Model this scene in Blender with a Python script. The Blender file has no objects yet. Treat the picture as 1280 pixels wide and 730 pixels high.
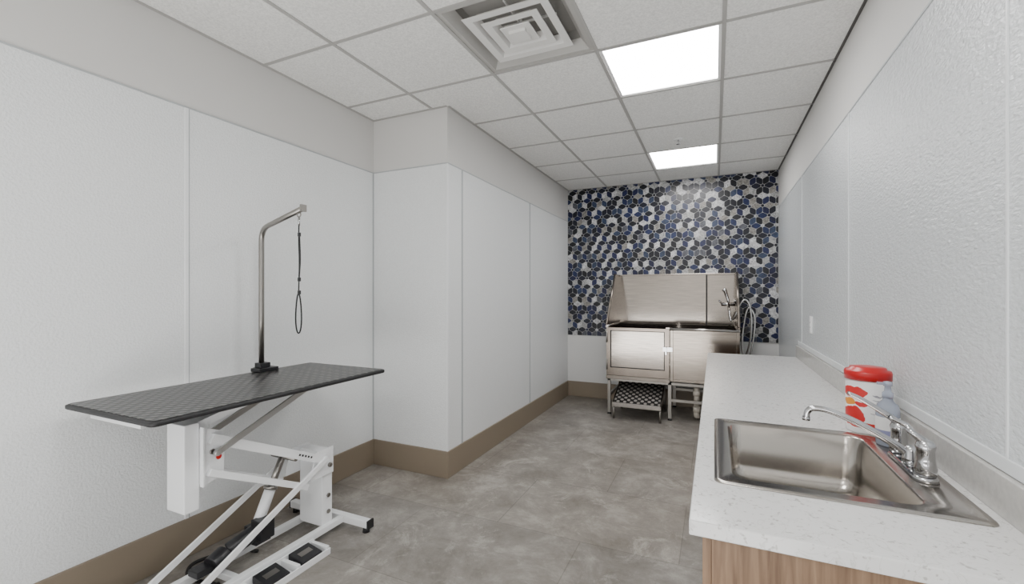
import bpy, bmesh, math, random
from mathutils import Vector, Matrix
random.seed(7)
C = bpy.context.scene.collection

# ------------------------------------------------------------ materials
def newmat(name):
    m = bpy.data.materials.new(name); m.use_nodes = True
    nt = m.node_tree
    b = nt.nodes["Principled BSDF"]
    return m, nt, b
def simple(name, col, rough=0.5, metal=0.0, bump=0, bscale=100, bdist=0.002, vec=None, var=0.0, vscale=3, vdet=5):
    m, nt, b = newmat(name)
    b.inputs["Base Color"].default_value = (*col, 1)
    b.inputs["Roughness"].default_value = rough
    b.inputs["Metallic"].default_value = metal
    tc = nt.nodes.new("ShaderNodeTexCoord")
    mp = nt.nodes.new("ShaderNodeMapping")
    nt.links.new(tc.outputs["Object"], mp.inputs[0])
    if vec: mp.inputs["Scale"].default_value = vec
    if bump:
        n = nt.nodes.new("ShaderNodeTexNoise"); n.inputs["Scale"].default_value = bscale
        n.inputs["Detail"].default_value = 3
        nt.links.new(mp.outputs[0], n.inputs["Vector"])
        bp = nt.nodes.new("ShaderNodeBump"); bp.inputs["Strength"].default_value = bump
        bp.inputs["Distance"].default_value = bdist
        nt.links.new(n.outputs["Fac"], bp.inputs["Height"])
        nt.links.new(bp.outputs[0], b.inputs["Normal"])
    if var:
        n2 = nt.nodes.new("ShaderNodeTexNoise"); n2.inputs["Scale"].default_value = vscale
        n2.inputs["Detail"].default_value = vdet
        nt.links.new(mp.outputs[0], n2.inputs["Vector"])
        r = nt.nodes.new("ShaderNodeValToRGB")
        r.color_ramp.elements[0].position = 0.3; r.color_ramp.elements[1].position = 0.7
        r.color_ramp.elements[0].color = (*[c*(1-var) for c in col], 1)
        r.color_ramp.elements[1].color = (*[min(1, c*(1+var)) for c in col], 1)
        nt.links.new(n2.outputs["Fac"], r.inputs[0])
        nt.links.new(r.outputs[0], b.inputs["Base Color"])
    return m

paint = simple("painted_wall", (0.63,0.62,0.605), 0.7, bump=0.1, bscale=60)
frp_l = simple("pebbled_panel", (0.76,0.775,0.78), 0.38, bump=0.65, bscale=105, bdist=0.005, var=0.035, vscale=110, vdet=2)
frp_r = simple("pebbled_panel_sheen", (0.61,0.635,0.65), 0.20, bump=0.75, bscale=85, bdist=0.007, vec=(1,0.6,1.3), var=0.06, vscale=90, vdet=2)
trimw = simple("panel_trim_white", (0.80,0.81,0.82), 0.4)
trimm = simple("panel_trim_mid", (0.68,0.70,0.71), 0.4)
trimg = simple("panel_trim_grey", (0.42,0.44,0.45), 0.4)
base_m = simple("vinyl_baseboard", (0.235,0.19,0.14), 0.45, bump=0.1, bscale=30)
tilec = simple("ceiling_tile", (0.80,0.795,0.775), 0.9, bump=0.55, bscale=115, bdist=0.003, var=0.12, vscale=105, vdet=2)
gridm = simple("ceiling_grid_metal", (0.40,0.39,0.375), 0.5)
white = simple("white_enamel", (0.80,0.81,0.82), 0.3)
whitep = simple("white_plastic", (0.82,0.82,0.82), 0.35)
ventm = simple("vent_enamel", (0.42,0.41,0.39), 0.4)
dark = simple("dark_void", (0.03,0.03,0.03), 0.8)
black = simple("black_rubber", (0.012,0.012,0.013), 0.5)
blackp = simple("black_plastic", (0.012,0.012,0.014), 0.35)
steel = simple("brushed_stainless", (0.38,0.345,0.31), 0.12, 1.0, bump=0.04, bscale=30, vec=(1,1,30), bdist=0.001, var=0.16, vscale=5)
steelh = simple("brushed_stainless_flat", (0.46,0.435,0.41), 0.2, 1.0, bump=0.06, bscale=30, vec=(1,30,1), bdist=0.001)
sinkm = simple("satin_sink_steel", (0.40,0.375,0.345), 0.2, 1.0, bump=0.04, bscale=30, vec=(1,12,1), bdist=0.001)
greysteel = simple("dull_steel", (0.30,0.285,0.265), 0.32, 1.0)
chrome = simple("chrome", (0.50,0.50,0.51), 0.05, 1.0)
red = simple("red_plastic", (0.48,0.004,0.007), 0.3)
redl = simple("label_red", (0.55,0.012,0.012), 0.4)
labelw = simple("label_white", (0.82,0.82,0.82), 0.4)
bluel = simple("label_blue", (0.26,0.27,0.45), 0.4)
pvc = simple("pvc_white", (0.60,0.56,0.49), 0.4)
strap = simple("strap_black", (0.010,0.010,0.011), 0.7)
m, nt, b = newmat("clear_plastic"); clear = m
b.inputs["Base Color"].default_value = (0.52,0.57,0.68,1); b.inputs["Roughness"].default_value = 0.06
b.inputs["Transmission Weight"].default_value = 0.5; b.inputs["IOR"].default_value = 1.45

m, nt, b = newmat("light_diffuser"); lit = m
b.inputs["Base Color"].default_value = (0.9,0.9,0.9,1)
b.inputs["Emission Color"].default_value = (1,0.99,0.975,1); b.inputs["Emission Strength"].default_value = 20

# floor
m, nt, b = newmat("stone_floor_tile"); floor_m = m
N = nt.nodes.new; L = nt.links.new
tc = N("ShaderNodeTexCoord")
mp = N("ShaderNodeMapping"); mp.inputs["Location"].default_value = (0.66,0.3,0); L(tc.outputs["Object"], mp.inputs[0])
br = N("ShaderNodeTexBrick"); br.inputs["Scale"].default_value = 1.0
br.inputs["Brick Width"].default_value = 1.0; br.inputs["Row Height"].default_value = 0.66
br.inputs["Mortar Size"].default_value = 0.0026; br.inputs["Mortar Smooth"].default_value = 0.1
br.inputs["Color1"].default_value = (0.88,0.88,0.88,1); br.inputs["Color2"].default_value = (1.08,1.07,1.05,1)
br.inputs["Mortar"].default_value = (0.66,0.65,0.64,1)
L(mp.outputs[0], br.inputs["Vector"])
n1 = N("ShaderNodeTexNoise"); n1.inputs["Scale"].default_value = 3.0; n1.inputs["Detail"].default_value = 12; n1.inputs["Roughness"].default_value = 0.78
n1.inputs["Distortion"].default_value = 0.3
L(tc.outputs["Object"], n1.inputs["Vector"])
r1 = N("ShaderNodeValToRGB"); e = r1.color_ramp.elements
e[0].position = 0.36; e[0].color = (0.165,0.148,0.130,1); e[1].position = 0.66; e[1].color = (0.39,0.365,0.335,1)
k = e.new(0.52); k.color = (0.255,0.235,0.213,1)
L(n1.outputs["Fac"], r1.inputs[0])
n2 = N("ShaderNodeTexNoise"); n2.inputs["Scale"].default_value = 4; n2.inputs["Detail"].default_value = 13; n2.inputs["Roughness"].default_value = 0.85
n2.inputs["Distortion"].default_value = 0.8
L(tc.outputs["Object"], n2.inputs["Vector"])
r2 = N("ShaderNodeValToRGB"); r2.color_ramp.elements[0].position = 0.53; r2.color_ramp.elements[1].position = 0.62
r2.color_ramp.elements[1].color = (0.65,0.65,0.65,1)
L(n2.outputs["Fac"], r2.inputs[0])
mx = N("ShaderNodeMix"); mx.data_type = 'RGBA'; L(r2.outputs[0], mx.inputs[0]); L(r1.outputs[0], mx.inputs[6]); mx.inputs[7].default_value = (0.47,0.445,0.41,1)
mu = N("ShaderNodeMix"); mu.data_type = 'RGBA'; mu.blend_type = 'MULTIPLY'; mu.inputs[0].default_value = 1
L(mx.outputs[2], mu.inputs[6]); L(br.outputs["Color"], mu.inputs[7]); L(mu.outputs[2], b.inputs["Base Color"])
b.inputs["Roughness"].default_value = 0.32
bp = N("ShaderNodeBump"); bp.inputs["Strength"].default_value = 0.15; bp.inputs["Distance"].default_value = 0.004
L(n2.outputs["Fac"], bp.inputs["Height"]); L(bp.outputs[0], b.inputs["Normal"])

# quartz
m, nt, b = newmat("white_quartz"); quartz = m
N = nt.nodes.new; L = nt.links.new
tc = N("ShaderNodeTexCoord")
n1 = N("ShaderNodeTexNoise"); n1.inputs["Scale"].default_value = 14; n1.inputs["Detail"].default_value = 7; n1.inputs["Distortion"].default_value = 1.4
L(tc.outputs["Object"], n1.inputs["Vector"])
r1 = N("ShaderNodeValToRGB"); e = r1.color_ramp.elements
e[0].position = 0.485; e[0].color = (0.67,0.665,0.655,1); e[1].position = 0.515; e[1].color = (0.67,0.665,0.655,1)
k = e.new(0.50); k.color = (0.56,0.555,0.54,1)
L(n1.outputs["Fac"], r1.inputs[0])
n2 = N("ShaderNodeTexNoise"); n2.inputs["Scale"].default_value = 75; n2.inputs["Detail"].default_value = 3
L(tc.outputs["Object"], n2.inputs["Vector"])
r2 = N("ShaderNodeValToRGB"); r2.color_ramp.elements[0].position = 0.31; r2.color_ramp.elements[0].color = (0.64,0.63,0.61,1)
r2.color_ramp.elements[1].position = 0.39; r2.color_ramp.elements[1].color = (1,1,1,1)
L(n2.outputs["Fac"], r2.inputs[0])
mu = N("ShaderNodeMix"); mu.data_type = 'RGBA'; mu.blend_type = 'MULTIPLY'; mu.inputs[0].default_value = 1
L(r1.outputs[0], mu.inputs[6]); L(r2.outputs[0], mu.inputs[7]); L(mu.outputs[2], b.inputs["Base Color"])
b.inputs["Roughness"].default_value = 0.16

# wood
m, nt, b = newmat("walnut_laminate"); wood = m
N = nt.nodes.new; L = nt.links.new
tc = N("ShaderNodeTexCoord"); mp = N("ShaderNodeMapping"); mp.inputs["Scale"].default_value = (22,22,1.3); L(tc.outputs["Object"], mp.inputs[0])
n1 = N("ShaderNodeTexNoise"); n1.inputs["Scale"].default_value = 2.5; n1.inputs["Detail"].default_value = 8; n1.inputs["Roughness"].default_value = 0.6; n1.inputs["Distortion"].default_value = 0.6
L(mp.outputs[0], n1.inputs["Vector"])
r1 = N("ShaderNodeValToRGB"); e = r1.color_ramp.elements
e[0].position = 0.32; e[0].color = (0.12,0.066,0.034,1); e[1].position = 0.68; e[1].color = (0.27,0.17,0.10,1)
k = e.new(0.5); k.color = (0.20,0.12,0.068,1)
L(n1.outputs["Fac"], r1.inputs[0]); L(r1.outputs[0], b.inputs["Base Color"]); b.inputs["Roughness"].default_value = 0.5

# studded rubber
def coin(name, scale, lightcol, p=(0.34,0.42), bs=.6):
    m, nt, b = newmat(name)
    N = nt.nodes.new; L = nt.links.new
    tc = N("ShaderNodeTexCoord"); mp = N("ShaderNodeMapping"); mp.inputs["Rotation"].default_value = (0,0,math.radians(45))
    mp.inputs["Scale"].default_value = (1,1,0)
    L(tc.outputs["Object"], mp.inputs[0])
    v = N("ShaderNodeTexVoronoi"); v.inputs["Scale"].default_value = scale; v.inputs["Randomness"].default_value = 0
    L(mp.outputs[0], v.inputs["Vector"])
    r = N("ShaderNodeValToRGB"); e = r.color_ramp.elements
    e[0].position = p[0]; e[0].color = (*lightcol,1); e[1].position = p[1]; e[1].color = (0.007,0.007,0.008,1)
    L(v.outputs["Distance"], r.inputs[0]); L(r.outputs[0], b.inputs["Base Color"])
    rr = N("ShaderNodeValToRGB"); rr.color_ramp.elements[0].position = 0.2; rr.color_ramp.elements[0].color=(1,1,1,1)
    rr.color_ramp.elements[1].position = 0.42; rr.color_ramp.elements[1].color=(0,0,0,1)
    L(v.outputs["Distance"], rr.inputs[0])
    bp = N("ShaderNodeBump"); bp.inputs["Strength"].default_value = bs; bp.inputs["Distance"].default_value = 0.004
    L(rr.outputs[0], bp.inputs["Height"]); L(bp.outputs[0], b.inputs["Normal"])
    b.inputs["Roughness"].default_value = 0.3
    return m
mat_table = coin("studded_rubber", 27, (0.10,0.094,0.088),(0.28,0.36))
mat_step = coin("studded_tread", 20, (0.30,0.28,0.26),(0.30,0.38))

# canister label
m, nt, b = newmat("canister_label"); canlab = m
N = nt.nodes.new; L = nt.links.new
tc = N("ShaderNodeTexCoord"); sp_ = N("ShaderNodeSeparateXYZ"); L(tc.outputs["Object"], sp_.inputs[0])
m1 = N("ShaderNodeMath"); m1.operation='MULTIPLY'; L(sp_.outputs[0], m1.inputs[0]); m1.inputs[1].default_value=.97
m2 = N("ShaderNodeMath"); m2.operation='MULTIPLY_ADD'; L(sp_.outputs[1], m2.inputs[0]); m2.inputs[1].default_value=-.24; L(m1.outputs[0], m2.inputs[2])
cb = N("ShaderNodeCombineXYZ"); L(m2.outputs[0], cb.inputs[0]); L(sp_.outputs[2], cb.inputs[1])
nz = N("ShaderNodeTexNoise"); nz.inputs["Scale"].default_value=35; L(tc.outputs["Object"], nz.inputs["Vector"])
nzs = N("ShaderNodeVectorMath"); nzs.operation='MULTIPLY_ADD'; L(nz.outputs["Color"], nzs.inputs[0]); nzs.inputs[1].default_value=(.022,.022,0); L(cb.outputs[0], nzs.inputs[2])
off=.011
cur = None
for (cu,cz_,ru,rz,col) in ((-.040,.055,.038,.022,(.55,.012,.012)),(-.052,.016,.016,.014,(.72,.26,.02)),(-.020,.012,.018,.012,(.55,.012,.012)),(-.042,-.035,.034,.034,(.55,.012,.012)),(-.01,-.068,.06,.012,(.6,.03,.02)),(.035,.045,.022,.003,(.3,.3,.32)),(.035,.030,.020,.002,(.3,.3,.32)),(.03,-.02,.024,.002,(.3,.3,.32))):
    s1=N("ShaderNodeVectorMath"); s1.operation='SUBTRACT'; L(nzs.outputs[0], s1.inputs[0]); s1.inputs[1].default_value=(cu+off,cz_+off,0)
    s2=N("ShaderNodeVectorMath"); s2.operation='DIVIDE'; L(s1.outputs[0], s2.inputs[0]); s2.inputs[1].default_value=(ru,rz,1)
    s3=N("ShaderNodeVectorMath"); s3.operation='LENGTH'; L(s2.outputs[0], s3.inputs[0])
    s4=N("ShaderNodeMath"); s4.operation='LESS_THAN'; L(s3.outputs["Value"], s4.inputs[0]); s4.inputs[1].default_value=1
    x_=N("ShaderNodeMix"); x_.data_type='RGBA'; L(s4.outputs[0], x_.inputs[0])
    if cur is None: x_.inputs[6].default_value=(.82,.82,.82,1)
    else: L(cur, x_.inputs[6])
    x_.inputs[7].default_value=(*col,1); cur=x_.outputs[2]
L(cur, b.inputs["Base Color"]); b.inputs["Roughness"].default_value=.35

# mosaic
m, nt, b = newmat("glass_mosaic"); mosaic = m
N = nt.nodes.new; L = nt.links.new
at = N("ShaderNodeVertexColor"); at.layer_name = "Col"
tc = N("ShaderNodeTexCoord")
n1 = N("ShaderNodeTexNoise"); n1.inputs["Scale"].default_value = 24; n1.inputs["Detail"].default_value = 6; n1.inputs["Distortion"].default_value = 2.5
L(tc.outputs["Object"], n1.inputs["Vector"])
r1 = N("ShaderNodeValToRGB"); e = r1.color_ramp.elements; e[0].position = 0.38; e[0].color = (0.6,0.6,0.61,1); e[1].position = 0.62; e[1].color = (1.3,1.3,1.3,1)
L(n1.outputs["Fac"], r1.inputs[0])
mu = N("ShaderNodeMix"); mu.data_type = 'RGBA'; mu.blend_type = 'MULTIPLY'; mu.inputs[0].default_value = 1
L(at.outputs["Color"], mu.inputs[6]); L(r1.outputs[0], mu.inputs[7]); L(mu.outputs[2], b.inputs["Base Color"])
b.inputs["Roughness"].default_value = 0.3
grout = simple("tile_grout", (0.48,0.48,0.48), 0.8)

# ------------------------------------------------------------ mesh helpers
def B(): return bmesh.new()
def box(bm, lo, hi, mi=0):
    vs = [bm.verts.new((x,y,z)) for z in (lo[2],hi[2]) for y in (lo[1],hi[1]) for x in (lo[0],hi[0])]
    for f in ((0,2,3,1),(4,5,7,6),(0,1,5,4),(2,6,7,3),(0,4,6,2),(1,3,7,5)):
        bm.faces.new([vs[i] for i in f]).material_index = mi
def frame_of(d, up=Vector((0,0,1))):
    d = d.normalized()
    if abs(d.dot(up)) > 0.98: up = Vector((1,0,0))
    s = d.cross(up).normalized(); u = s.cross(d).normalized()
    return s, u
def beam(bm, p0, p1, w, h, mi=0, up=(0,0,1)):
    p0, p1 = Vector(p0), Vector(p1)
    s, u = frame_of(p1-p0, Vector(up))
    r = []
    for p in (p0,p1):
        r.append([bm.verts.new(p + s*a*w/2 + u*c*h/2) for a,c in ((-1,-1),(1,-1),(1,1),(-1,1))])
    for i in range(4):
        j=(i+1)%4
        bm.faces.new((r[0][i],r[0][j],r[1][j],r[1][i])).material_index = mi
    bm.faces.new(r[0][::-1]).material_index = mi; bm.faces.new(r[1]).material_index = mi
def tube(bm, pts, rad, seg=12, mi=0, cap=True, closed=False):
    pts = [Vector(p) for p in pts]; n=len(pts)
    if not isinstance(rad,(list,tuple)): rad=[rad]*n
    rings=[]; s=None
    for i,p in enumerate(pts):
        if closed: d = pts[(i+1)%n]-pts[i-1]
        else: d = pts[min(i+1,n-1)]-pts[max(i-1,0)]
        d.normalize()
        if s is None: s,_=frame_of(d)
        s = (s - d*s.dot(d)).normalized(); u = d.cross(s)
        rings.append([bm.verts.new(p+ (s*math.cos(2*math.pi*k/seg)+u*math.sin(2*math.pi*k/seg))*rad[i]) for k in range(seg)])
    m_ = n if closed else n-1
    for i in range(m_):
        a,c=rings[i],rings[(i+1)%n]
        for k in range(seg):
            f=bm.faces.new((a[k],a[(k+1)%seg],c[(k+1)%seg],c[k])); f.material_index=mi; f.smooth=True
    if cap and not closed:
        bm.faces.new(rings[0][::-1]).material_index=mi; bm.faces.new(rings[-1]).material_index=mi
def cyl(bm,p0,p1,r,r1=None,seg=24,mi=0):
    tube(bm,[p0,p1],[r,r if r1 is None else r1],seg,mi)
def smooth_path(pts, n=8):
    pts=[Vector(p) for p in pts]; out=[]
    P=[pts[0]*2-pts[1]]+pts+[pts[-1]*2-pts[-2]]
    for i in range(1,len(P)-2):
        for k in range(n):
            t=k/n
            a,b_,c,d=P[i-1],P[i],P[i+1],P[i+2]
            out.append(0.5*((2*b_)+(-a+c)*t+(2*a-5*b_+4*c-d)*t*t+(-a+3*b_-3*c+d)*t**3))
    out.append(pts[-1]); return out
def lathe(bm, c, prof, seg=32, mi=0, mfun=None, closed_ends=True):
    rings=[]
    for r,z in prof:
        rings.append([bm.verts.new((c[0]+r*math.cos(2*math.pi*k/seg), c[1]+r*math.sin(2*math.pi*k/seg), c[2]+z)) for k in range(seg)])
    for i in range(len(prof)-1):
        for k in range(seg):
            f=bm.faces.new((rings[i][k],rings[i][(k+1)%seg],rings[i+1][(k+1)%seg],rings[i+1][k])); f.smooth=True
            f.material_index = mfun(i,k) if mfun else mi
    if closed_ends:
        bm.faces.new(rings[0][::-1]).material_index=mi; bm.faces.new(rings[-1]).material_index=mi
def rrect(cx,cy,hx,hy,r,z,n=6):
    out=[]
    for (sx,sy,a0) in ((1,1,0),(-1,1,90),(-1,-1,180),(1,-1,270)):
        for k in range(n+1):
            a=math.radians(a0+90*k/n)
            out.append((cx+sx*(hx-r)+r*math.cos(a), cy+sy*(hy-r)+r*math.sin(a), z))
    return out
def loft(bm, loops, mi=0, cap0=False, cap1=False, smooth=True):
    rs=[[bm.verts.new(p) for p in l] for l in loops]; n=len(rs[0])
    for i in range(len(rs)-1):
        for k in range(n):
            f=bm.faces.new((rs[i][k],rs[i][(k+1)%n],rs[i+1][(k+1)%n],rs[i+1][k])); f.material_index=mi; f.smooth=smooth
    if cap0: bm.faces.new(rs[0][::-1]).material_index=mi
    if cap1: bm.faces.new(rs[-1]).material_index=mi
def prism(bm, poly, off, mi=0):
    off=Vector(off)
    a=[bm.verts.new(p) for p in poly]; c=[bm.verts.new(Vector(p)+off) for p in poly]; n=len(a)
    bm.faces.new(a[::-1]).material_index=mi; bm.faces.new(c).material_index=mi
    for i in range(n): bm.faces.new((a[i],a[(i+1)%n],c[(i+1)%n],c[i])).material_index=mi
def thing(name, loc, label, cat, **kw):
    e=bpy.data.objects.new(name,None); e.location=loc; e.empty_display_size=0.1; C.objects.link(e)
    e["label"]=label; e["category"]=cat
    for k,v in kw.items(): e[k]=v
    return e
def wloc(o):
    v=Vector(o.location)
    while o.parent: o=o.parent; v+=Vector(o.location)
    return v
def ob(name, bm, mats, parent=None, label=None, cat=None, bevel=0, kind=None, group=None, seg=2, recalc=True, origin=None):
    if recalc: bmesh.ops.recalc_face_normals(bm, faces=bm.faces)
    vs=[v.co for v in bm.verts]
    lo=Vector([min(v[i] for v in vs) for i in range(3)]); hi=Vector([max(v[i] for v in vs) for i in range(3)])
    c=(lo+hi)/2
    if parent is None: c.z=lo.z
    if kind=="structure": c=Vector((0,0,0))
    if origin is not None: c=Vector(origin)
    for v in bm.verts: v.co-=c
    me=bpy.data.meshes.new(name); bm.to_mesh(me); bm.free()
    for m_ in (mats if isinstance(mats,(list,tuple)) else [mats]): me.materials.append(m_)
    o=bpy.data.objects.new(name,me); C.objects.link(o)
    if parent is not None:
        o.parent=parent; o.location=c-wloc(parent)
    else: o.location=c
    if label: o["label"]=label
    if cat: o["category"]=cat
    if kind: o["kind"]=kind
    if group: o["group"]=group
    if bevel:
        md=o.modifiers.new("Bevel",'BEVEL'); md.width=bevel; md.segments=seg; md.limit_method='ANGLE'; md.angle_limit=math.radians(50)
    return o
def struct(name, boxes, mat, bevel=0, label=None):
    bm=B()
    for lo,hi in boxes: box(bm,lo,hi)
    return ob(name,bm,mat,kind="structure",bevel=bevel,label=label)
def copy_thing(root, delta, group):
    def rec(o,par):
        n=o.copy(); C.objects.link(n)
        if par is not None:
            n.parent=par
        for ch in list(o.children):
            if ch in allc: rec(ch,n)
        return n
    allc=set(root.children_recursive)
    n=rec(root,None); n.location=Vector(root.location)+Vector(delta)
    n["group"]=group; root["group"]=group
    return n

# ------------------------------------------------------------ room
XL, XR, XC = -2.45, 0.645, -1.765
YF, YJ, YB = -2.2, 2.745, 5.65
H = 2.70; PT = 2.285; BH = 0.195
struct("floor", [((XL-.1,YF-.1,-.1),(XR+.1,YB+.1,0))], floor_m, label="grey stone-look tiled floor")
struct("wall_left", [((XL-.1,YF,0),(XL,YB,H+.1))], paint, label="off-white painted wall")
struct("wall_column", [((XL,YJ,0),(XC,YB,H+.1))], paint, label="boxed-out wall section")
struct("wall_right", [((XR,YF,0),(XR+.1,YB,H+.1))], paint, label="off-white painted wall")
struct("wall_front", [((XL-.1,YF-.1,0),(XR+.1,YF,H+.1))], paint, label="off-white painted wall")
struct("wall_back", [((XL-.1,YB,0),(XR+.1,YB+.1,H+.1))], [simple("back_wall_white",(0.72,0.72,0.715),0.5)], label="white wall below blue mosaic tile")

ti=[0]
def trim(boxes, mat, bevel=0, label=None):
    ti[0]+=1
    return struct("trim_%d"%ti[0], boxes, mat, bevel, label)
e=0.003
edges=[YF,-1.364,0.006,1.376,YJ-.006]
for a,c in zip(edges[:-1],edges[1:]):
    trim([((XL,a+.004,BH),(XL+e,c-.004,PT))], frp_l, label="white pebbled wall panel")
for y in edges[1:-1]:
    trim([((XL,y-.010,BH),(XL+.007,y+.008,PT))], trimw, .001, "white panel joint strip")
    trim([((XL,y+.008,BH),(XL+.005,y+.013,PT))], trimg, 0, "grey strip painted as panel joint shadow")  # raised grey strip paints the shade beside each joint
trim([((XL,YF,PT),(XL+.006,YJ,PT+.008))], trimg, .001, "panel cap strip")
trim([((XL,YJ-.016,BH),(XL+.006,YJ,PT))], trimg, .001, "panel corner strip")
trim([((XL+.006,YJ-e,BH),(XC-.002,YJ,PT))], frp_l, label="white pebbled wall panel")
trim([((XL,YJ-.006,PT),(XC+.006,YJ,PT+.008))], trimg, .001, "panel cap strip")
trim([((XC-.004,YJ-.006,BH),(XC+.006,YJ+.012,PT))], trimw, .001, "panel corner strip")
for a,c in ((YJ+.012,2.940),(2.950,4.315),(4.325,YB-.01)):
    trim([((XC,a,BH),(XC+e,c,PT))], frp_l, label="white pebbled wall panel")
for y in (2.945,4.32):
    trim([((XC,y-.008,BH),(XC+.007,y+.010,PT))], trimg, .001, "panel joint strip")
trim([((XC,YJ,PT),(XC+.006,YB,PT+.008))], trimg, .001, "panel cap strip")
ZB=0.94
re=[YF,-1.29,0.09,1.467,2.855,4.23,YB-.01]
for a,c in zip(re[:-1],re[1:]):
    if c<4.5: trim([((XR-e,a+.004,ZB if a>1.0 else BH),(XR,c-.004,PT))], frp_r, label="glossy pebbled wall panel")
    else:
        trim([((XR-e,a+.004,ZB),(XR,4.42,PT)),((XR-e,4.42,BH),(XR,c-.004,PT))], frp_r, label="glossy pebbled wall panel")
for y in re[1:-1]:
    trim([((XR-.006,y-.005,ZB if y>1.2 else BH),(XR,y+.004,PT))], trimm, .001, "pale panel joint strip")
    trim([((XR-.004,y+.004,ZB if y>1.2 else BH),(XR,y+.007,PT))], trimg, 0, "grey strip painted as panel joint shadow")  # thin grey strip, joint shade put in as colour
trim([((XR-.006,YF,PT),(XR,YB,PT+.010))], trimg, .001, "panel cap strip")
trim([((XR-.008,1.13,0.908),(XR,4.40,ZB+.004))], trimm, .002, "panel base strip")
def bb(name, lo, hi): struct(name,[(lo,hi)],base_m,.003,"taupe vinyl baseboard")
t=.014
bb("baseboard_left",(XL,YF,0),(XL+t,YJ,BH))
bb("baseboard_column",(XL+t,YJ-t,0),(XC+t,YJ,BH))
bb("baseboard_recess",(XC,YJ,0),(XC+t,YB-t,BH))
bb("baseboard_back",(XC,YB-t,0),(XR,YB,BH))
bb("baseboard_right",(XR-t,4.42,0),(XR,YB-t,BH))

# ceiling
TX, TY = 0.645, 0.663
cols=[0.045-TX*k for k in range(-0,4)]
xs=[XL]+sorted(cols)+[XR]
rows=[2.46+TY*k for k in range(-7,5)]
ys=[YF]+[r for r in rows if r>YF+.05]+[YB]
def isin(x,y):
    if -0.6<x<0.045:
        for k in (0,3,-3,-6):
            if 2.46+TY*k<y<2.46+TY*(k+1): return True
    if -1.245<x<-0.6 and 2.46-TY<y<2.46: return True
    return False
bm=B()
for i in range(len(xs)-1):
    for j in range(len(ys)-1):
        if isin((xs[i]+xs[i+1])/2,(ys[j]+ys[j+1])/2): continue
        box(bm,(xs[i]+.002,ys[j]+.002,H),(xs[i+1]-.002,ys[j+1]-.002,H+.015))
ob("ceiling",bm,tilec,kind="structure",label="suspended ceiling of white mineral tiles")
struct("trim_99",[((XL-.1,YF-.1,H+.25),(XR+.1,YB+.1,H+.3))],dark,label="slab above the suspended ceiling")
g=.010
for x in xs[1:-1]:
    y1 = YJ if x<XC else YB
    trim([((x-g,YF,H-.005),(x+g,y1,H+.03))], gridm, label="ceiling grid rail")
for y in ys[1:-1]:
    x0 = XL if y<YJ else XC
    trim([((x0,y-g,H-.004),(XR,y+g,H+.03))], gridm, label="ceiling grid rail")
trim([((XL,YF,H-.003),(XL+.02,YJ,H+.03))], gridm, label="ceiling wall angle, dark with painted shadow")
trim([((XL,YJ-.02,H-.0035),(XC,YJ,H+.03))], gridm, label="ceiling wall angle, dark with painted shadow")
trim([((XC,YJ,H-.003),(XC+.02,YB,H+.03))], gridm, label="ceiling wall angle, dark with painted shadow")
trim([((XC,YB-.02,H-.0035),(XR,YB,H+.03))], gridm, label="ceiling wall angle, dark with painted shadow")
trim([((XR-.014,YF,H-.004),(XR,YB,H+.03))], simple("angle_painted_shadow",(0.08,0.075,0.07),0.6), label="ceiling wall angle, dark with painted shadow")  # near-black colour paints the shadow line along the right ceiling edge

# light panels
def panel(y0):
    x0,x1=-0.6+g,0.045-g; y0+=g; y1=y0+TY-2*g
    T=thing("ceiling_light_panel",((x0+x1)/2,(y0+y1)/2,H),"square flat recessed ceiling light panel, lit white","ceiling light")
    bm=B(); w=.016
    for lo,hi in (((x0,y0),(x1,y0+w)),((x0,y1-w),(x1,y1)),((x0,y0+w),(x0+w,y1-w)),((x1-w,y0+w),(x1,y1-w))):
        box(bm,(*lo,H+.001),(*hi,H+.03))
    ob("light_frame",bm,whitep,T)
    bm=B(); box(bm,(x0+w,y0+w,H+.008),(x1-w,y1-w,H+.02))
    ob("diffuser",bm,lit,T,label="glowing white diffuser")
    return T
p0=panel(2.46)
for k in (3,-3,-6): copy_thing(p0,(0,TY*k,0),"recessed ceiling light panels")  # negative rows are unseen panels, added to light the near end

# vent
vx,vy=(-1.245-0.6)/2, 2.46-TY/2
V=thing("ceiling_air_vent",(vx,vy,H),"square grey metal ceiling air diffuser with stepped louvres","air vent")
hx,hy=TX/2-g,TY/2-g
def sq(h,z,ax=1.0): return [(vx-h,vy-h*ax,z),(vx+h,vy-h*ax,z),(vx+h,vy+h*ax,z),(vx-h,vy+h*ax,z)]
A=hy/hx
bm=B(); loft(bm,[sq(hx,H+.002,A),sq(hx-.022,H+.002,A),sq(hx-.06,H+.05,A)],smooth=False)
ob("vent_frame",bm,ventm,V)
bm=B(); loft(bm,[sq(hx-.058,H+.05,A),sq(hx-.06,H+.10,A)],cap1=True,smooth=False)
ob("vent_plenum",bm,simple("plenum_grey",(0.34,0.33,0.31),0.8),V,label="shadowed inner duct box")
ventw=simple("vent_louvre_white",(0.72,0.71,0.69),0.4)
for h in (.222,.150):
    bm=B()
    loft(bm,[sq(h,H-.004),sq(h-.040,H-.002),sq(h-.060,H+.040),sq(h-.056,H+.043),sq(h-.038,H+.002),sq(h,H+.0),sq(h,H-.004)],smooth=False)
    ob("louvre_ring",bm,ventw,V)
bm=B(); loft(bm,[sq(.080,H-.003),sq(.078,H-.007)],cap0=True,cap1=True,smooth=False); box(bm,(vx-.01,vy-.01,H-.004),(vx+.01,vy+.01,H+.095))
box(bm,(vx-.045,vy-.045,H-.022),(vx+.045,vy+.045,H-.007))
box(bm,(vx-.2,vy-.004,H+.045),(vx+.2,vy+.004,H+.055)); box(bm,(vx-.004,vy-.2,H+.045),(vx+.004,vy+.2,H+.055))
ob("centre_plate",bm,ventw,V)
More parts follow.
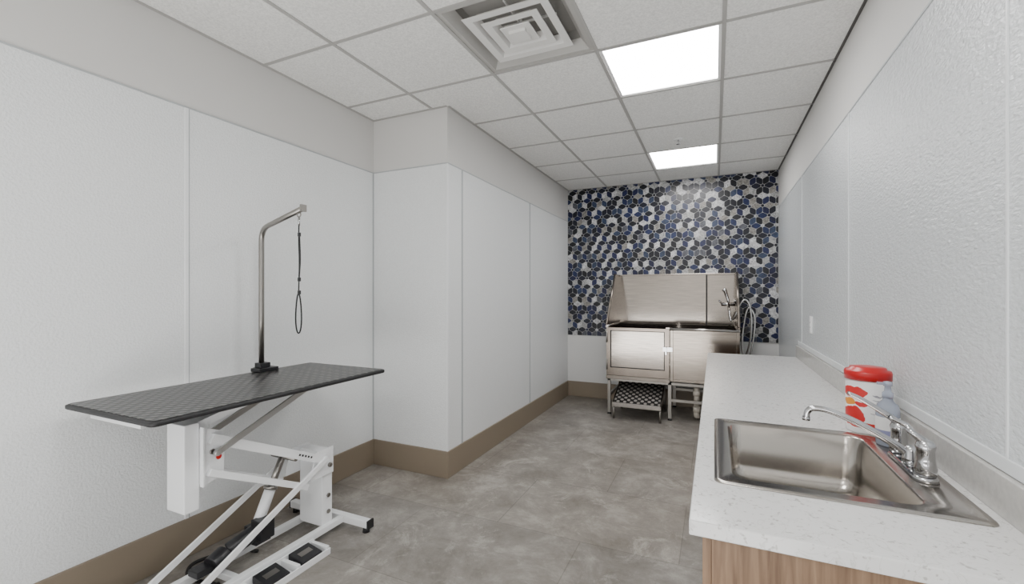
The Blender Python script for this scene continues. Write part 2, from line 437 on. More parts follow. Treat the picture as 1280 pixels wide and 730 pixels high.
# sprinkler
S=thing("sprinkler_head",(-.29,4.17,H),"small chrome fire sprinkler head in a white ring","sprinkler")
bm=B(); lathe(bm,(-.29,4.17,H),[(.012,-.008),(.036,-.007),(.04,0)],24); ob("escutcheon",bm,whitep,S)
bm=B(); lathe(bm,(-.29,4.17,H),[(.016,-.046),(.017,-.043),(.006,-.042),(.005,-.03),(.008,-.028),(.009,-.008)],16); ob("deflector",bm,chrome,S)

# mosaic on back wall
bm=B()
cl=bm.loops.layers.color.new("Col")
x0,x1,z0,z1=XC+.008,XR-.008,0.80,H-.005
navy=[(0.004,0.011,0.06),(0.006,0.018,0.09),(0.010,0.028,0.12)]
blues=[(0.018,0.055,0.22),(0.035,0.085,0.27),(0.06,0.12,0.29)]
mids=[(0.16,0.21,0.32),(0.30,0.31,0.34)]
lights=[(0.74,0.74,0.75),(0.62,0.62,0.62),(0.52,0.51,0.49)]
def cl_(p): return (min(max(p[0],x0),x1), min(max(p[1],z0),z1))
def round_poly(pts,f=.22):
    out=[]
    n=len(pts)
    for i in range(n):
        p,a,c=pts[i],pts[i-1],pts[(i+1)%n]
        out.append((p[0]+(a[0]-p[0])*f,p[1]+(a[1]-p[1])*f))
        out.append((p[0]*.90+(a[0]+c[0])*.05,p[1]*.90+(a[1]+c[1])*.05))
        out.append((p[0]+(c[0]-p[0])*f,p[1]+(c[1]-p[1])*f))
    return out
def poly(pts,col,y,sh):
    cx_=sum(p[0] for p in pts)/len(pts); cz_=sum(p[1] for p in pts)/len(pts)
    pts=round_poly(pts)
    pts=[cl_((cx_+(p[0]-cx_)*sh, cz_+(p[1]-cz_)*sh)) for p in pts]
    a=0
    for i in range(len(pts)):
        p,q=pts[i],pts[(i+1)%len(pts)]; a+=p[0]*q[1]-q[0]*p[1]
    if abs(a)<2e-5: return
    clean=[]
    for p in pts:
        if not clean or (abs(p[0]-clean[-1][0])+abs(p[1]-clean[-1][1]))>1e-5: clean.append(p)
    if len(clean)>2 and (abs(clean[0][0]-clean[-1][0])+abs(clean[0][1]-clean[-1][1]))<1e-5: clean.pop()
    if len(clean)<3: return
    f=bm.faces.new([bm.verts.new((p[0],y,p[1])) for p in clean])
    f.normal_update()
    if f.normal.y>0: f.normal_flip()
    for l in f.loops: l[cl]=(*col,1)
s=.074; tt=.26; w=s*math.sqrt(3)
row=0; z=z0-s
seen=set()
while z<z1+s:
    x=x0-w+(w/2 if row%2 else 0)
    while x<x1+w:
        vv=[(x+s*math.cos(math.radians(60*k+30)), z+s*math.sin(math.radians(60*k+30))) for k in range(6)]
        order=[0,1,2]
        if random.random()<.55: random.shuffle(order)
        trio=[random.choice(navy),random.choice(navy+blues*2+mids[:1]),random.choice(lights*2+mids)]
        for n_,a in enumerate((0,2,4)):
            A0,A1,A2=vv[a],vv[(a+1)%6],vv[(a+2)%6]; O=(x,z)
            lp=lambda p,q,t:(p[0]+(q[0]-p[0])*t,p[1]+(q[1]-p[1])*t)
            pts=[O,lp(A0,O,tt),lp(A0,A1,tt),A1,lp(A2,A1,tt),lp(A2,O,tt)]
            poly(pts,trio[order[n_]],YB-.0085-random.random()*.001,.965)
        for a in (0,2,4):
            P=vv[a]; key=(round(P[0],3),round(P[1],3))
            if key in seen: continue
            seen.add(key)
            pts=[(P[0]+s*tt*math.cos(math.radians(60*k+30)),P[1]+s*tt*math.sin(math.radians(60*k+30))) for k in range(6)]
            poly(pts,random.choice(lights+navy+blues[:1]),YB-.0085,.92)
        x+=w
    z+=s*1.5; row+=1
ob("trim_90",bm,mosaic,kind="structure",recalc=False,label="navy, grey and white hexagonal mosaic wall tile")
trim([((XC+.004,YB-.008,.795),(XR-.004,YB,H-.004))], grout, label="mosaic backing grout")

# ------------------------------------------------------------ counter
CT=.806; cL=-.055; cy0,cy1=1.13,4.40
W=thing("countertop",((cL+XR)/2,2.7,CT-.035),"long white speckled quartz worktop with low upstand","countertop")
bm=B()
gx=[cL,.022,.578,XR-.002]; gy=[cy0,1.405,2.065,cy1]
def hole_slab(bm,gx,gy,za,zb,skip=(1,1)):
    V_={}
    for i,x in enumerate(gx):
        for j,y in enumerate(gy):
            for k_,z in enumerate((za,zb)): V_[i,j,k_]=bm.verts.new((x,y,z))
    nx,ny=len(gx)-1,len(gy)-1
    for i in range(nx):
        for j in range(ny):
            if (i,j)==skip: continue
            bm.faces.new((V_[i,j,1],V_[i+1,j,1],V_[i+1,j+1,1],V_[i,j+1,1])); bm.faces.new((V_[i,j,0],V_[i,j+1,0],V_[i+1,j+1,0],V_[i+1,j,0]))
            for di,dj,a,b_ in ((-1,0,(i,j),(i,j+1)),(1,0,(i+1,j),(i+1,j+1)),(0,-1,(i,j),(i+1,j)),(0,1,(i,j+1),(i+1,j+1))):
                ii,jj=i+di,j+dj
                if not(0<=ii<nx and 0<=jj<ny) or (ii,jj)==skip:
                    bm.faces.new((V_[(*a,0)],V_[(*b_,0)],V_[(*b_,1)],V_[(*a,1)]))
hole_slab(bm,gx,gy,CT-.036,CT)
ob("worktop_slab",bm,quartz,W,bevel=.003)
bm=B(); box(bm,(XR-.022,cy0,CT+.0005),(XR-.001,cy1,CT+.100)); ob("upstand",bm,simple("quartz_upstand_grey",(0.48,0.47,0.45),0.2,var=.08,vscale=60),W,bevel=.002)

def cabinet(y0,y1,label):
    xa,xb=-.026,XR-.004; zt=CT-.038
    K=thing("base_cabinet",((xa+xb)/2,(y0+y1)/2,0),label,"cabinet")
    bm=B()
    box(bm,(xa+.02,y0,.0),(xb,y0+.018,zt)); box(bm,(xa+.02,y1-.018,.0),(xb,y1,zt))
    box(bm,(xa+.02,y0+.018,.10),(xb,y1-.018,.118)); box(bm,(xb-.01,y0+.018,.118),(xb,y1-.018,zt))
    box(bm,(xa+.07,y0+.018,0),(xa+.085,y1-.018,.10)); box(bm,(xa+.02,y0+.018,zt-.06),(xa+.035,y1-.018,zt))
    ob("cabinet_body",bm,wood,K)
    mid=(y0+y1)/2
    for a,c,hy_ in ((y0+.002,mid-.0015,mid-.05),(mid+.0015,y1-.002,mid+.05)):
        bm=B(); box(bm,(xa,a,.104),(xa+.0195,c,zt-.004)); d=ob("door",bm,wood,K,bevel=.001)
        bm=B(); tube(bm,[(xa-.0,hy_,.55),(xa-.03,hy_,.55),(xa-.03,hy_,.70),(xa-.0,hy_,.70)],.005,10); ob("handle",bm,greysteel,d,label="brushed metal pull handle")
    return K
k1=cabinet(1.15,2.15,"wood-grain laminate base cabinet under the sink")
k2=cabinet(2.152,2.9,"wood-grain laminate base cabinet under the worktop")
for i in (1,2): copy_thing(k2,(0,.749*i,0),"plain base cabinets under the worktop")

# sink
SK=thing("kitchen_sink",(.3,1.735,CT),"rectangular drop-in stainless steel sink in white worktop","sink")
bm=B()
ocx,ocy,ohx,ohy=.299,1.735,.300,.355
bcx,bcy,bhx,bhy=.268,1.737,.218,.297
loops=[rrect(ocx,ocy,ohx,ohy,.025,CT+.0008),rrect(ocx,ocy,ohx-.002,ohy-.002,.024,CT+.004),rrect(ocx,ocy,ohx-.012,ohy-.012,.02,CT+.006),
 rrect(ocx,ocy,ohx-.02,ohy-.02,.02,CT+.0035),
 rrect(bcx,bcy,bhx+.006,bhy+.006,.05,CT+.0035),rrect(bcx,bcy,bhx,bhy,.048,CT-.003),rrect(bcx,bcy,bhx-.008,bhy-.008,.045,CT-.15),
 rrect(bcx,bcy,bhx-.018,bhy-.018,.045,CT-.19),rrect(bcx,bcy,bhx-.05,bhy-.05,.04,CT-.205),rrect(bcx,bcy,.05,.05,.045,CT-.210)]
loft(bm,loops,cap1=True)
o=ob("basin",bm,sinkm,SK,recalc=True)
md=o.modifiers.new("Solid",'SOLIDIFY'); md.thickness=.0007; md.offset=-1
bm=B(); lathe(bm,(bcx,bcy,CT-.210),[(.045,.001),(.045,.004),(.038,.005),(.034,.0015),(.004,.001)],32)
ob("drain",bm,[chrome,dark],SK,label="round sink drain")

# faucet
fx,fy,fz=.545,1.735,CT+.0042
F=thing("faucet",(fx,fy,fz),"chrome two-handle sink faucet with low arched spout","faucet")
bm=B(); loft(bm,[rrect(fx,fy,.030,.128,.029,fz),rrect(fx,fy,.029,.127,.028,fz+.008),rrect(fx,fy,.024,.120,.023,fz+.014)],cap0=True,cap1=True); ob("faucet_base",bm,chrome,F)
bm=B()
lathe(bm,(fx,fy,fz),[(.024,.0142),(.022,.03),(.019,.05),(.016,.062),(.006,.068)],24)
sp=smooth_path([(fx-.004,fy,fz+.04),(fx-.05,fy+.004,fz+.072),(fx-.13,fy+.01,fz+.118),(fx-.20,fy+.016,fz+.146),(fx-.245,fy+.02,fz+.150),(fx-.262,fy+.022,fz+.138),(fx-.266,fy+.022,fz+.118)],6)
tube(bm,sp,[.0125-.003*min(1,i/20) for i in range(len(sp))],16)
cyl(bm,(fx-.266,fy+.022,fz+.120),(fx-.267,fy+.022,fz+.108),.0115)
ob("spout",bm,chrome,F)
for dy,tip in ((.1,(fx-.135,fy+.105,fz+.195)),(-.1,(fx-.075,fy-.075,fz+.165))):
    bm=B(); lathe(bm,(fx,fy+dy,fz),[(.024,.0142),(.026,.035),(.022,.055),(.021,.085),(.024,.098),(.018,.112),(.005,.118)],24)
    ob("valve",bm,chrome,F)
    bm=B(); hp=smooth_path([(fx,fy+dy,fz+.108),(fx-.03,fy+dy,fz+.132),Vector(tip)-Vector((-.04,0,.02)),tip],5)
    tube(bm,hp,[.011-.005*i/(len(hp)-1) for i in range(len(hp))],12); ob("lever_handle",bm,chrome,F)

# wipes canister
cx,cy=.543,2.15; cz=CT+.001
K=thing("wipes_canister",(cx,cy,cz),"large white plastic wipes canister with red lid and red-orange label","canister")
bm=B(); lathe(bm,(cx,cy,cz),[(.067,0),(.070,.004),(.070,.02),(.070,.195),(.067,.2)],48)
ob("canister_body",bm,canlab,K)
bm=B(); lathe(bm,(cx,cy,cz),[(.069,.2005),(.0745,.202),(.0755,.228),(.072,.237),(.06,.239),(.057,.248),(.026,.251)],48)
ob("lid",bm,red,K,label="red plastic lid")

# spray bottle
bx,by=.553,1.965; bz=CT+.0045
K=thing("spray_bottle",(bx,by,bz),"small clear plastic spray bottle with blue-white label","bottle")
bm=B(); lathe(bm,(bx,by,bz),[(.031,0),(.034,.004),(.034,.12),(.030,.140),(.015,.156),(.014,.164)],32); ob("bottle_body",bm,clear,K)
bm=B(); lathe(bm,(bx,by,bz),[(.0345,.03),(.0345,.055),(.0345,.10)],32,mfun=lambda i,k:1 if (14<k<26 and i==0) else 0,closed_ends=False); ob("bottle_label",bm,[labelw,bluel],K,label="white label with blue print")
bm=B(); lathe(bm,(bx,by,bz),[(.016,.1642),(.016,.182),(.010,.187),(.009,.205),(.013,.206),(.013,.220),(.004,.222)],20); box(bm,(bx-.030,by-.005,bz+.209),(bx,by+.005,bz+.218)); ob("pump_cap",bm,clear,K,label="clear pump spray cap")

# outlet
K=thing("wall_outlet",(XR-.003,3.84,1.11),"white rectangular wall outlet plate on pebbled panel","outlet")
bm=B(); box(bm,(XR-.010,3.80,1.05),(XR-.0032,3.88,1.175)); ob("cover_plate",bm,whitep,K,bevel=.002)
bm=B(); box(bm,(XR-.013,3.822,1.075),(XR-.0102,3.858,1.15)); box(bm,(XR-.0135,3.833,1.09),(XR-.013,3.836,1.10),1); box(bm,(XR-.0135,3.844,1.09),(XR-.013,3.847,1.10),1)
box(bm,(XR-.0135,3.833,1.125),(XR-.013,3.836,1.135),1); box(bm,(XR-.0135,3.844,1.125),(XR-.013,3.847,1.135),1)
ob("receptacle",bm,[labelw,dark],K)

# ------------------------------------------------------------ dog tub
tx0,tx1,ty0,ty1=-1.10,.23,4.95,5.625; tz0,tz1=.40,.98
T=thing("dog_wash_tub",(-.43,5.3,0),"stainless steel dog washing tub with high splash guard and hinged door","tub")
bm=B()
box(bm,(tx0,ty0+.02,tz0+.02),(tx0+.018,ty1,tz1)); box(bm,(tx1-.018,ty0+.02,tz0),(tx1,ty1,tz1)); box(bm,(tx0,ty1-.018,tz0),(tx1,ty1,tz1))
box(bm,(tx0+.018,ty0+.02,.58),(tx1-.018,ty1-.018,.60)); 
box(bm,(-.425,ty0+.02,.44),(tx1-.018,ty1-.018,.45))
box(bm,(tx0,ty0,.395),(-.43,ty0+.05,.435)); box(bm,(-.47,ty0+.021,.435),(-.43,ty0+.05,tz1))
ob("tub_basin",bm,steel,T,bevel=.002)
dsteel = simple("door_stainless", (0.26,0.225,0.195), 0.2, 1.0, var=0.12, vscale=4)
msteel = simple("panel_stainless", (0.30,0.265,0.23), 0.18, 1.0, bump=0.04, bscale=30, vec=(1,1,30), bdist=0.001, var=0.16, vscale=5)
bm=B(); box(bm,(-.425,ty0+.012,.415),(tx1,ty0+.019,.955)); box(bm,(-.425,ty0,.415),(-.395,ty0+.012,.955)); box(bm,(tx1-.03,ty0,.415),(tx1,ty0+.012,.955)); box(bm,(-.395,ty0,.415),(tx1-.03,ty0+.012,.44)); box(bm,(-.395,ty0,.925),(tx1-.03,ty0+.012,.955))
ob("front_panel",bm,msteel,T,bevel=.002,label="plain stainless front panel")
for pp in ([(-.43,ty0+.008,.965),(tx1,ty0+.008,.965)],[(tx1-.008,ty0+.02,.965),(tx1-.008,ty1,.965)],[(tx0+.008,ty0,.975),(tx0+.008,ty1,.975)]):
    bm=B(); tube(bm,pp,.015,14); ob("rolled_rim",bm,steelh,T)
bm=B(); fr=.045; da,db,za,zb=tx0+.005,-.435,.44,.965
box(bm,(da,ty0-.006,za),(da+fr,ty0+.016,zb)); box(bm,(db-fr,ty0-.006,za),(db,ty0+.016,zb)); box(bm,(da+fr,ty0-.006,zb-.03),(db-fr,ty0+.016,zb)); box(bm,(da+fr,ty0-.006,za),(db-fr,ty0+.016,za+.085))
box(bm,(da+fr,ty0+.004,za+.085),(db-fr,ty0+.014,zb-.03),1)
for zz in (za+.083,zb-.038): box(bm,(da+fr,ty0-.007,zz),(db-fr,ty0+.005,zz+.008),2)
for xx in (da+fr-.002,db-fr-.006): box(bm,(xx,ty0-.007,za+.085),(xx+.008,ty0+.005,zb-.03),2)
D=ob("tub_door",bm,[dsteel,steel,dark],T,label="hinged stainless side door")
bm=B(); box(bm,(db-.06,ty0-.022,.73),(db+.035,ty0-.007,.775)); cyl(bm,(db-.03,ty0-.045,.75),(db-.03,ty0-.02,.75),.014); box(bm,(db-.035,ty0-.05,.70),(db-.02,ty0-.04,.775))
ob("latch",bm,chrome,D)
for za_ in (.50,.80):
    bm=B(); cyl(bm,(da+.006,ty0-.012,za_),(da+.006,ty0-.012,za_+.12),.008); ob("hinge",bm,greysteel,D)
bm=B(); box(bm,(tx0,ty1-.012,tz1),(tx1,ty1,1.565)); box(bm,(-.075,ty1-.020,tz1),(tx1-.012,ty1-.012,1.55)); box(bm,(-.090,ty1-.032,tz1),(-.075,ty1-.012,1.56),1)
box(bm,(tx0-.008,ty1-.03,1.555),(tx1+.008,ty1,1.575))
ob("splash_back",bm,[steel,dark],T,bevel=.002)
for x in (tx0,tx1-.012):
    bm=B(); prism(bm,[(x,ty1-.012,tz1),(x,ty0+.01,tz1),(x,ty0+.01,tz1+.03),(x,5.40,1.565),(x,ty1-.012,1.565)],(.012,0,0))
    tube(bm,[(x+.006,ty0+.01,tz1+.02),(x+.006,5.40,1.568),(x+.006,ty1-.01,1.568)],.012,12)
    ob("splash_side",bm,dsteel,T)
bm=B()
for x in (tx0+.03,tx1-.03,-.43):
    for y in (ty0+.03,ty1-.04):
        box(bm,(x-.016,y-.016,.02),(x+.016,y+.016,.40))
for y in (ty0+.03,ty1-.04): box(bm,(-.43,y-.014,.20),(tx1-.03,y+.014,.228))
for x in (tx0+.03,tx1-.03): box(bm,(x-.014,ty0+.03,.20),(x+.014,ty1-.04,.228))
box(bm,(tx0+.014,ty0+.014,.375),(tx1-.014,ty0+.046,.40)); box(bm,(tx0+.014,ty1-.056,.375),(tx1-.014,ty1-.024,.40))
ob("leg_frame",bm,greysteel,T)
for x in (tx0+.03,tx1-.03,-.43):
    for y in (ty0+.03,ty1-.04):
        bm=B(); lathe(bm,(x,y,0),[(.022,0),(.022,.008),(.010,.02)],16); ob("foot",bm,black,T)
bm=B(); cyl(bm,(.10,ty1-.02,1.22),(.10,ty1-.09,1.22),.018); cyl(bm,(.18,ty1-.02,1.22),(.18,ty1-.09,1.22),.018); cyl(bm,(.07,ty1-.09,1.22),(.21,ty1-.09,1.22),.020)
cyl(bm,(.08,ty1-.09,1.22),(.05,ty1-.13,1.26),.009); cyl(bm,(.20,ty1-.09,1.22),(.215,ty1-.14,1.27),.009)
ob("mixer_valve",bm,chrome,T)
bm=B(); tube(bm,[(.095,5.50,1.39),(.11,5.50,1.37),(.14,5.50,1.27),(.15,5.50,1.15)],[.024,.018,.012,.010],14); ob("spray_head",bm,chrome,T)
bm=B(); tube(bm,smooth_path([(.15,5.50,1.15),(.17,5.46,1.04),(.21,5.42,1.10),(.26,5.40,1.24),(.31,5.40,1.27),(.35,5.40,1.18),(.36,5.40,.95),(.33,5.41,.74),(.29,5.42,.66),(.275,5.43,.8),(.29,5.44,1.0),(.33,5.44,1.18),(.39,5.43,1.1),(.385,5.43,.88),(.34,5.42,.62),(.30,5.42,.5)],8),.011,10); ob("spray_hose",bm,simple("hose_light_steel",(.6,.6,.6),.25,1.0),T,label="coiled metal shower hose")
bm=B(); cyl(bm,(-.17,5.05,.115),(-.17,5.05,.44),.028,seg=20); cyl(bm,(-.17,5.05,.10),(-.17,5.05,.16),.036,seg=20); cyl(bm,(-.17,5.05,.27),(-.17,5.05,.32),.036,seg=20)
tube(bm,smooth_path([(-.17,5.05,.12),(-.17,5.06,.06),(-.15,5.12,.05),(-.12,5.3,.05),(-.1,5.6,.06)],6),.028,16)
ob("drain_pipe",bm,pvc,T,label="white plastic drain pipe")
# step
ST=thing("tub_step",(-.76,5.1,0),"low steel-framed step with black studded tread under the tub","step")
sx0,sx1=-1.0,-.50
sy0,sy1=4.80,5.32; sa,sb=.155,.365
bm=B(); prism(bm,[(sx0+.015,sy0+.01,sa+.004),(sx0+.015,sy1,sb+.004),(sx0+.015,sy1,sb+.016),(sx0+.015,sy0+.01,sa+.016)],(sx1-sx0-.03,0,0)); ob("tread",bm,mat_step,ST,label="black studded rubber tread",origin=(sx0+.02,sy0,sa))
bm=B()
beam(bm,(sx0+.006,sy0,sa),(sx0+.006,sy1,sb),.014,.035); beam(bm,(sx1-.006,sy0,sa),(sx1-.006,sy1,sb),.014,.035)
beam(bm,(sx0,sy0,sa),(sx1,sy0,sa),.022,.045); beam(bm,(sx0,sy1,sb),(sx1,sy1,sb),.022,.03)
ob("step_frame",bm,steelh,ST,bevel=.002)
for x,y,z in ((sx0+.012,sy0+.02,sa-.012),(sx1-.012,sy0+.02,sa-.012),(sx0+.012,sy1-.03,sb-.025),(sx1-.012,sy1-.03,sb-.025)):
    bm=B(); tube(bm,[(x,y,0),(x,y,z)],.013,12); ob("leg",bm,greysteel,ST)

# ------------------------------------------------------------ grooming table
gx0,gx1,gy0,gy1=-2.36,-1.745,.87,2.06; gz=.90
G=thing("grooming_table",(-2.05,1.46,0),"electric lift grooming table, black studded top on white steel frame","table")
bm=B(); loft(bm,[rrect((gx0+gx1)/2,(gy0+gy1)/2,(gx1-gx0)/2-.004,(gy1-gy0)/2-.004,.02,gz-.020),rrect((gx0+gx1)/2,(gy0+gy1)/2,(gx1-gx0)/2,(gy1-gy0)/2,.022,gz-.016),rrect((gx0+gx1)/2,(gy0+gy1)/2,(gx1-gx0)/2,(gy1-gy0)/2,.022,gz-.004),rrect((gx0+gx1)/2,(gy0+gy1)/2,(gx1-gx0)/2-.006,(gy1-gy0)/2-.006,.02,gz-.001)],cap0=True,cap1=True)
ob("tabletop",bm,black,G,label="black rubber-edged top")
bm=B(); loft(bm,[rrect((gx0+gx1)/2,(gy0+gy1)/2,(gx1-gx0)/2-.010,(gy1-gy0)/2-.010,.018,gz-.0008),rrect((gx0+gx1)/2,(gy0+gy1)/2,(gx1-gx0)/2-.010,(gy1-gy0)/2-.010,.018,gz+.001)],cap0=True,cap1=True)
ob("studded_surface",bm,mat_table,G,label="black studded anti-slip surface")
bm=B()
z0_,z1_=gz-.050,gz-.0205
for x in (-2.22,-1.90): box(bm,(x-.015,gy0+.05,z0_),(x+.015,gy1-.05,z1_))
for y in (gy0+.05,gy1-.08,1.66): box(bm,(-2.235,y-.015,z0_),(-1.885,y+.015,z1_))
ob("top_frame",bm,white,G,bevel=.002)
bm=B(); box(bm,(-2.085,1.095,.435),(-1.965,1.155,.80)); ob("lift_carriage",bm,white,G,bevel=.004)
for x in (-2.165,-1.963):
    bm=B(); prism(bm,[(x,1.155,.53),(x,1.25,.55),(x,1.25,.74),(x,1.155,.78)],(.008,0,0)); prism(bm,[(x+.008,1.155,.53),(x+.022,1.155,.53),(x+.022,1.155,.78),(x+.008,1.155,.78)] ,(0,.006,0))
    for (y,z) in ((1.21,.715),(1.20,.575),(1.20,.665)): cyl(bm,(x-.006,y,z),(x+.016,y,z),.011,seg=12,mi=1)
    if x>-2: cyl(bm,(x+.007,1.228,.635),(x+.0095,1.228,.635),.012,seg=16,mi=2)
    ob("pivot_plate",bm,[white,greysteel,redl],G)
bm=B(); box(bm,(-2.16,1.156,.54),(-1.955,1.164,.77)); ob("carriage_backplate",bm,white,G)
for x in (-2.14,-1.945):
    bm=B(); beam(bm,(x,1.19,.725),(x,1.80,.425),.022,.042)
    if x>-2:
        for k in range(5):
            p=Vector((x+.0115,1.62+k*.018,.515-k*.0089)); beam(bm,p,p+Vector((0,.009,-.0044)),.002,.010,mi=1)
    ob("upper_link",bm,[white,blackp],G,bevel=.0)
    bm=B(); beam(bm,(x,1.18,.585),(x,1.68,.325),.020,.030); ob("lower_link",bm,white,G,bevel=.002)
strutm=simple("strut_grey",(.48,.48,.47),.35,.6)
for x in (-2.12,-1.93):
    bm=B(); beam(bm,(x,1.20,.66),(x,1.68,.855),.010,.026); cyl(bm,(x-.008,1.205,.662),(x+.012,1.205,.662),.012,seg=12); ob("tilt_strut",bm,strutm,G,label="grey steel strut")
bm=B(); beam(bm,(-2.03,1.14,.78),(-2.03,1.45,.85),.10,.03); ob("support_plate",bm,white,G)
bm=B(); box(bm,(-2.13,1.79,.06),(-1.96,1.86,.47)); prism(bm,[(-1.957,1.70,.34),(-1.957,1.86,.34),(-1.957,1.86,.485),(-1.957,1.74,.485)],(.008,0,0)); prism(bm,[(-2.141,1.70,.34),(-2.141,1.86,.34),(-2.141,1.86,.485),(-2.141,1.74,.485)],(.008,0,0))
for (y,z) in ((1.79,.43),(1.83,.39),(1.83,.13),(1.83,.22)): cyl(bm,(-1.957,y,z),(-1.935 if z>.3 else -1.95,y,z),.012,seg=12,mi=1)
ob("base_post",bm,[white,greysteel],G,bevel=.002)
bm=B()
for x in (-2.16,-1.95): box(bm,(x-.017,.86,.032),(x+.017,1.92,.066))
for y in (.84,1.94): box(bm,(-2.37,y-.020,.028),(-1.76,y+.020,.068))
box(bm,(-2.14,1.30,.032),(-1.97,1.33,.062))
ob("base_frame",bm,white,G,bevel=.003)
for x,y in ((-2.34,1.94),(-1.785,1.94),(-2.34,.84),(-1.785,.84)):
    bm=B(); cyl(bm,(x,y,0),(x,y,.03),.02,.016,seg=16); box(bm,(x-.03 if x<-2 else x+.024,y-.024,.024),(x-.028 if x<-2 else x+.032,y+.024,.072)); ob("rubber_foot",bm,black,G)
for x in (-2.185,-1.93):
    bm=B(); beam(bm,(x,1.80,.44),(x,1.0,.055),.012,.030); ob("brace",bm,white,G,bevel=.002)
bm=B(); tube(bm,[(-2.05,1.62,.50),(-2.05,1.55,.36)],.017,16); tube(bm,[(-2.05,1.55,.36),(-2.05,1.46,.17)],.026,16,mi=1); tube(bm,[(-2.05,1.55,.365),(-2.05,1.545,.35)],.032,16); cyl(bm,(-2.13,1.62,.49),(-1.955,1.62,.49),.012)
ob("actuator",bm,[greysteel,white],G,label="grey telescopic lift actuator")
bm=B(); box(bm,(-2.10,1.44,.12),(-2.01,1.52,.20)); cyl(bm,(-2.08,1.35,.13),(-2.03,1.49,.19),.038,seg=20); cyl(bm,(-2.06,1.26,.11),(-2.07,1.33,.13),.045,seg=20); box(bm,(-2.11,1.19,.095),(-2.04,1.26,.125)); box(bm,(-2.05,1.44,.15),(-1.97,1.51,.24))
ob("motor",bm,blackp,G,bevel=.004,label="black electric lift motor")
bm=B(); tube(bm,smooth_path([(-2.07,1.30,.010),(-2.06,1.25,.009),(-2.16,1.24,.009),(-2.24,1.17,.009),(-2.22,1.05,.009),(-2.3,.95,.009),(-2.40,.75,.009)],8),.009,8)
tube(bm,smooth_path([(-2.06,1.28,.010),(-2.1,1.29,.009),(-2.24,1.27,.009),(-2.34,1.35,.009),(-2.27,1.5,.009),(-2.15,1.55,.009)],8),.008,8); ob("power_cord",bm,black,G,label="black power cord lying on the floor")
P=thing("foot_pedal_unit",(-1.86,1.52,0),"white steel foot switch with two black pedals on the floor","foot pedal")
bm=B(); box(bm,(-1.925,1.30,.0),(-1.80,1.70,.012)); 
for y in (1.31,1.51,1.685): box(bm,(-1.92,y-.010,.012),(-1.805,y+.010,.045))
box(bm,(-1.925,1.30,.012),(-1.915,1.70,.052)); box(bm,(-1.808,1.30,.012),(-1.80,1.70,.032))
ob("pedal_tray",bm,white,P,bevel=.002)
for y in (1.41,1.598):
    bm=B(); prism(bm,[(-1.912,y-.06,.02),(-1.812,y-.06,.02),(-1.812,y-.06,.035),(-1.912,y-.06,.056)],(0,.12,0)); ob("pedal",bm,blackp,P,bevel=.004,label="black pedal")
    bm=B(); prism(bm,[(-1.880,y-.035,.0480),(-1.85,y-.035,.0420),(-1.85,y-.035,.0440),(-1.880,y-.035,.0505)],(0,.07,0)); ob("pedal_pad",bm,greysteel,P,label="pale symbol on pedal")

# grooming arm
px,py=-2.335,1.705
A_=thing("leash_holder",(px,py,gz),"bent square steel grooming arm clamped to the table edge","grooming arm")
bm=B(); box(bm,(px-.03,py-.045,gz+.0015),(px+.045,py+.075,gz+.022)); box(bm,(px-.024,py-.025,gz+.022),(px+.03,py+.035,gz+.05)); 
box(bm,(px-.045,py-.02,gz-.075),(px-.0305,py+.03,gz+.022)); box(bm,(px-.045,py-.02,gz-.088),(px+.01,py+.03,gz-.075)); cyl(bm,(px-.012,py+.005,gz-.076),(px-.012,py+.005,gz-.024),.007,seg=10)
ob("clamp",bm,blackp,A_,bevel=.003,label="black metal table clamp")
bm=B()
end=Vector((-1.85,1.575,1.76)); top=Vector((px,py,1.70)); dr=(end-top).normalized()
pts=[Vector((px,py,gz+.05)),Vector((px,py,1.2)),Vector((px,py,1.63))]
for k in range(1,7):
    t_=k/7; a=Vector((px,py,1.63)); c_=Vector((px,py,1.705)); d_=c_+dr*.085
    pts.append(a*(1-t_)**2+c_*2*t_*(1-t_)+d_*t_**2)
pts+= [Vector((px,py,1.705))+dr*.085, end+Vector((0,0,.003))]
tube(bm,pts,.0145,8)
ob("post",bm,greysteel,A_)
lx,ly=end.x-.045,end.y+.012
bm=B(); box(bm,(end.x-.008,end.y-.016,end.z-.014),(end.x+.004,end.y+.016,end.z+.02)); ob("end_cap",bm,greysteel,A_)
bm=B(); tube(bm,[(lx+.012*math.cos(a*math.pi/6),ly,end.z-.024+.012*math.sin(a*math.pi/6)) for a in range(12)],.003,8,closed=True); ob("ring",bm,greysteel,A_)
Lz=end.z-.049
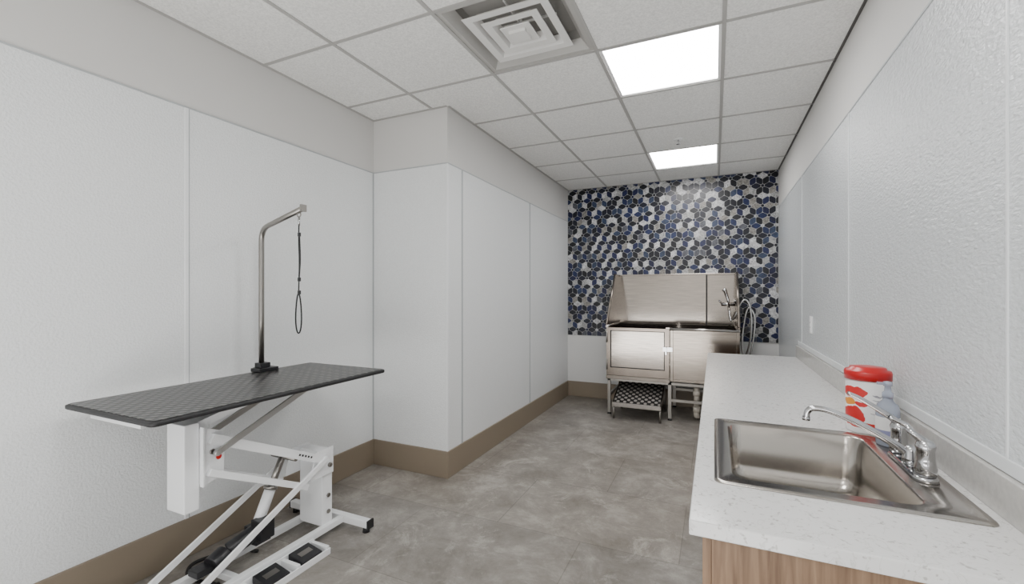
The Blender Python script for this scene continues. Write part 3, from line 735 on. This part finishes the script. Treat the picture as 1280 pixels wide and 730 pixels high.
LL=thing("grooming_leash",(lx,ly,Lz),"thin black leash with loop hanging from the steel arm","leash")
bm=B()
tube(bm,smooth_path([(lx,ly,Lz),(lx-.002,ly,Lz-.1),(lx+.002,ly,Lz-.22),(lx-.003,ly,Lz-.37)],6),.0032,8)
tube(bm,smooth_path([(lx+.004,ly,Lz-.08),(lx+.009,ly,Lz-.2),(lx+.001,ly,Lz-.30)],6),.0028,8)
loopp=[]
for k in range(24):
    a=2*math.pi*k/24; loopp.append((lx-.003+.025*math.sin(a)*(0.6+0.4*(1-math.cos(a))/2), ly, Lz-.37-.20*(1-math.cos(a))/2))
tube(bm,loopp,.0036,8,closed=True)
ob("strap",bm,strap,LL)
for z in (-.075,-.30,-.365):
    bm=B(); box(bm,(lx-.006,ly-.005,Lz+z-.010),(lx+.009,ly+.005,Lz+z+.010)); ob("slide_lock",bm,blackp,LL,bevel=.002)
bm=B(); tube(bm,[(lx,ly,Lz+.010),(lx,ly,Lz-.03)],.005,8); ob("snap_hook",bm,chrome,LL)

# ------------------------------------------------------------ light
def area(name,loc,rot,size,sizey,power,col=(1,1,1)):
    l=bpy.data.lights.new(name,'AREA'); l.shape='RECTANGLE'; l.size=size; l.size_y=sizey; l.energy=power; l.color=col
    o=bpy.data.objects.new(name,l); o.location=loc; o.rotation_euler=rot; C.objects.link(o); return o
area("added_bounce_fill",(-.9,-.9,.25),(math.radians(180-20),0,0),2.6,2.0,100,(1,.99,.975))  # unseen fill lamp added behind the camera to brighten ceiling and room
w=bpy.data.worlds.new("World"); bpy.context.scene.world=w; w.use_nodes=True
w.node_tree.nodes["Background"].inputs[0].default_value=(.9,.93,1,1); w.node_tree.nodes["Background"].inputs[1].default_value=.3

# ------------------------------------------------------------ camera
cam=bpy.data.cameras.new("camera"); co=bpy.data.objects.new("camera",cam); C.objects.link(co)
co.location=(0,0,1.34); co.rotation_euler=(math.radians(90),0,math.radians(24.47))
cam.sensor_width=36; cam.lens=556/1280*36; cam.shift_y=2/1280; cam.clip_start=.05
bpy.context.scene.camera=co
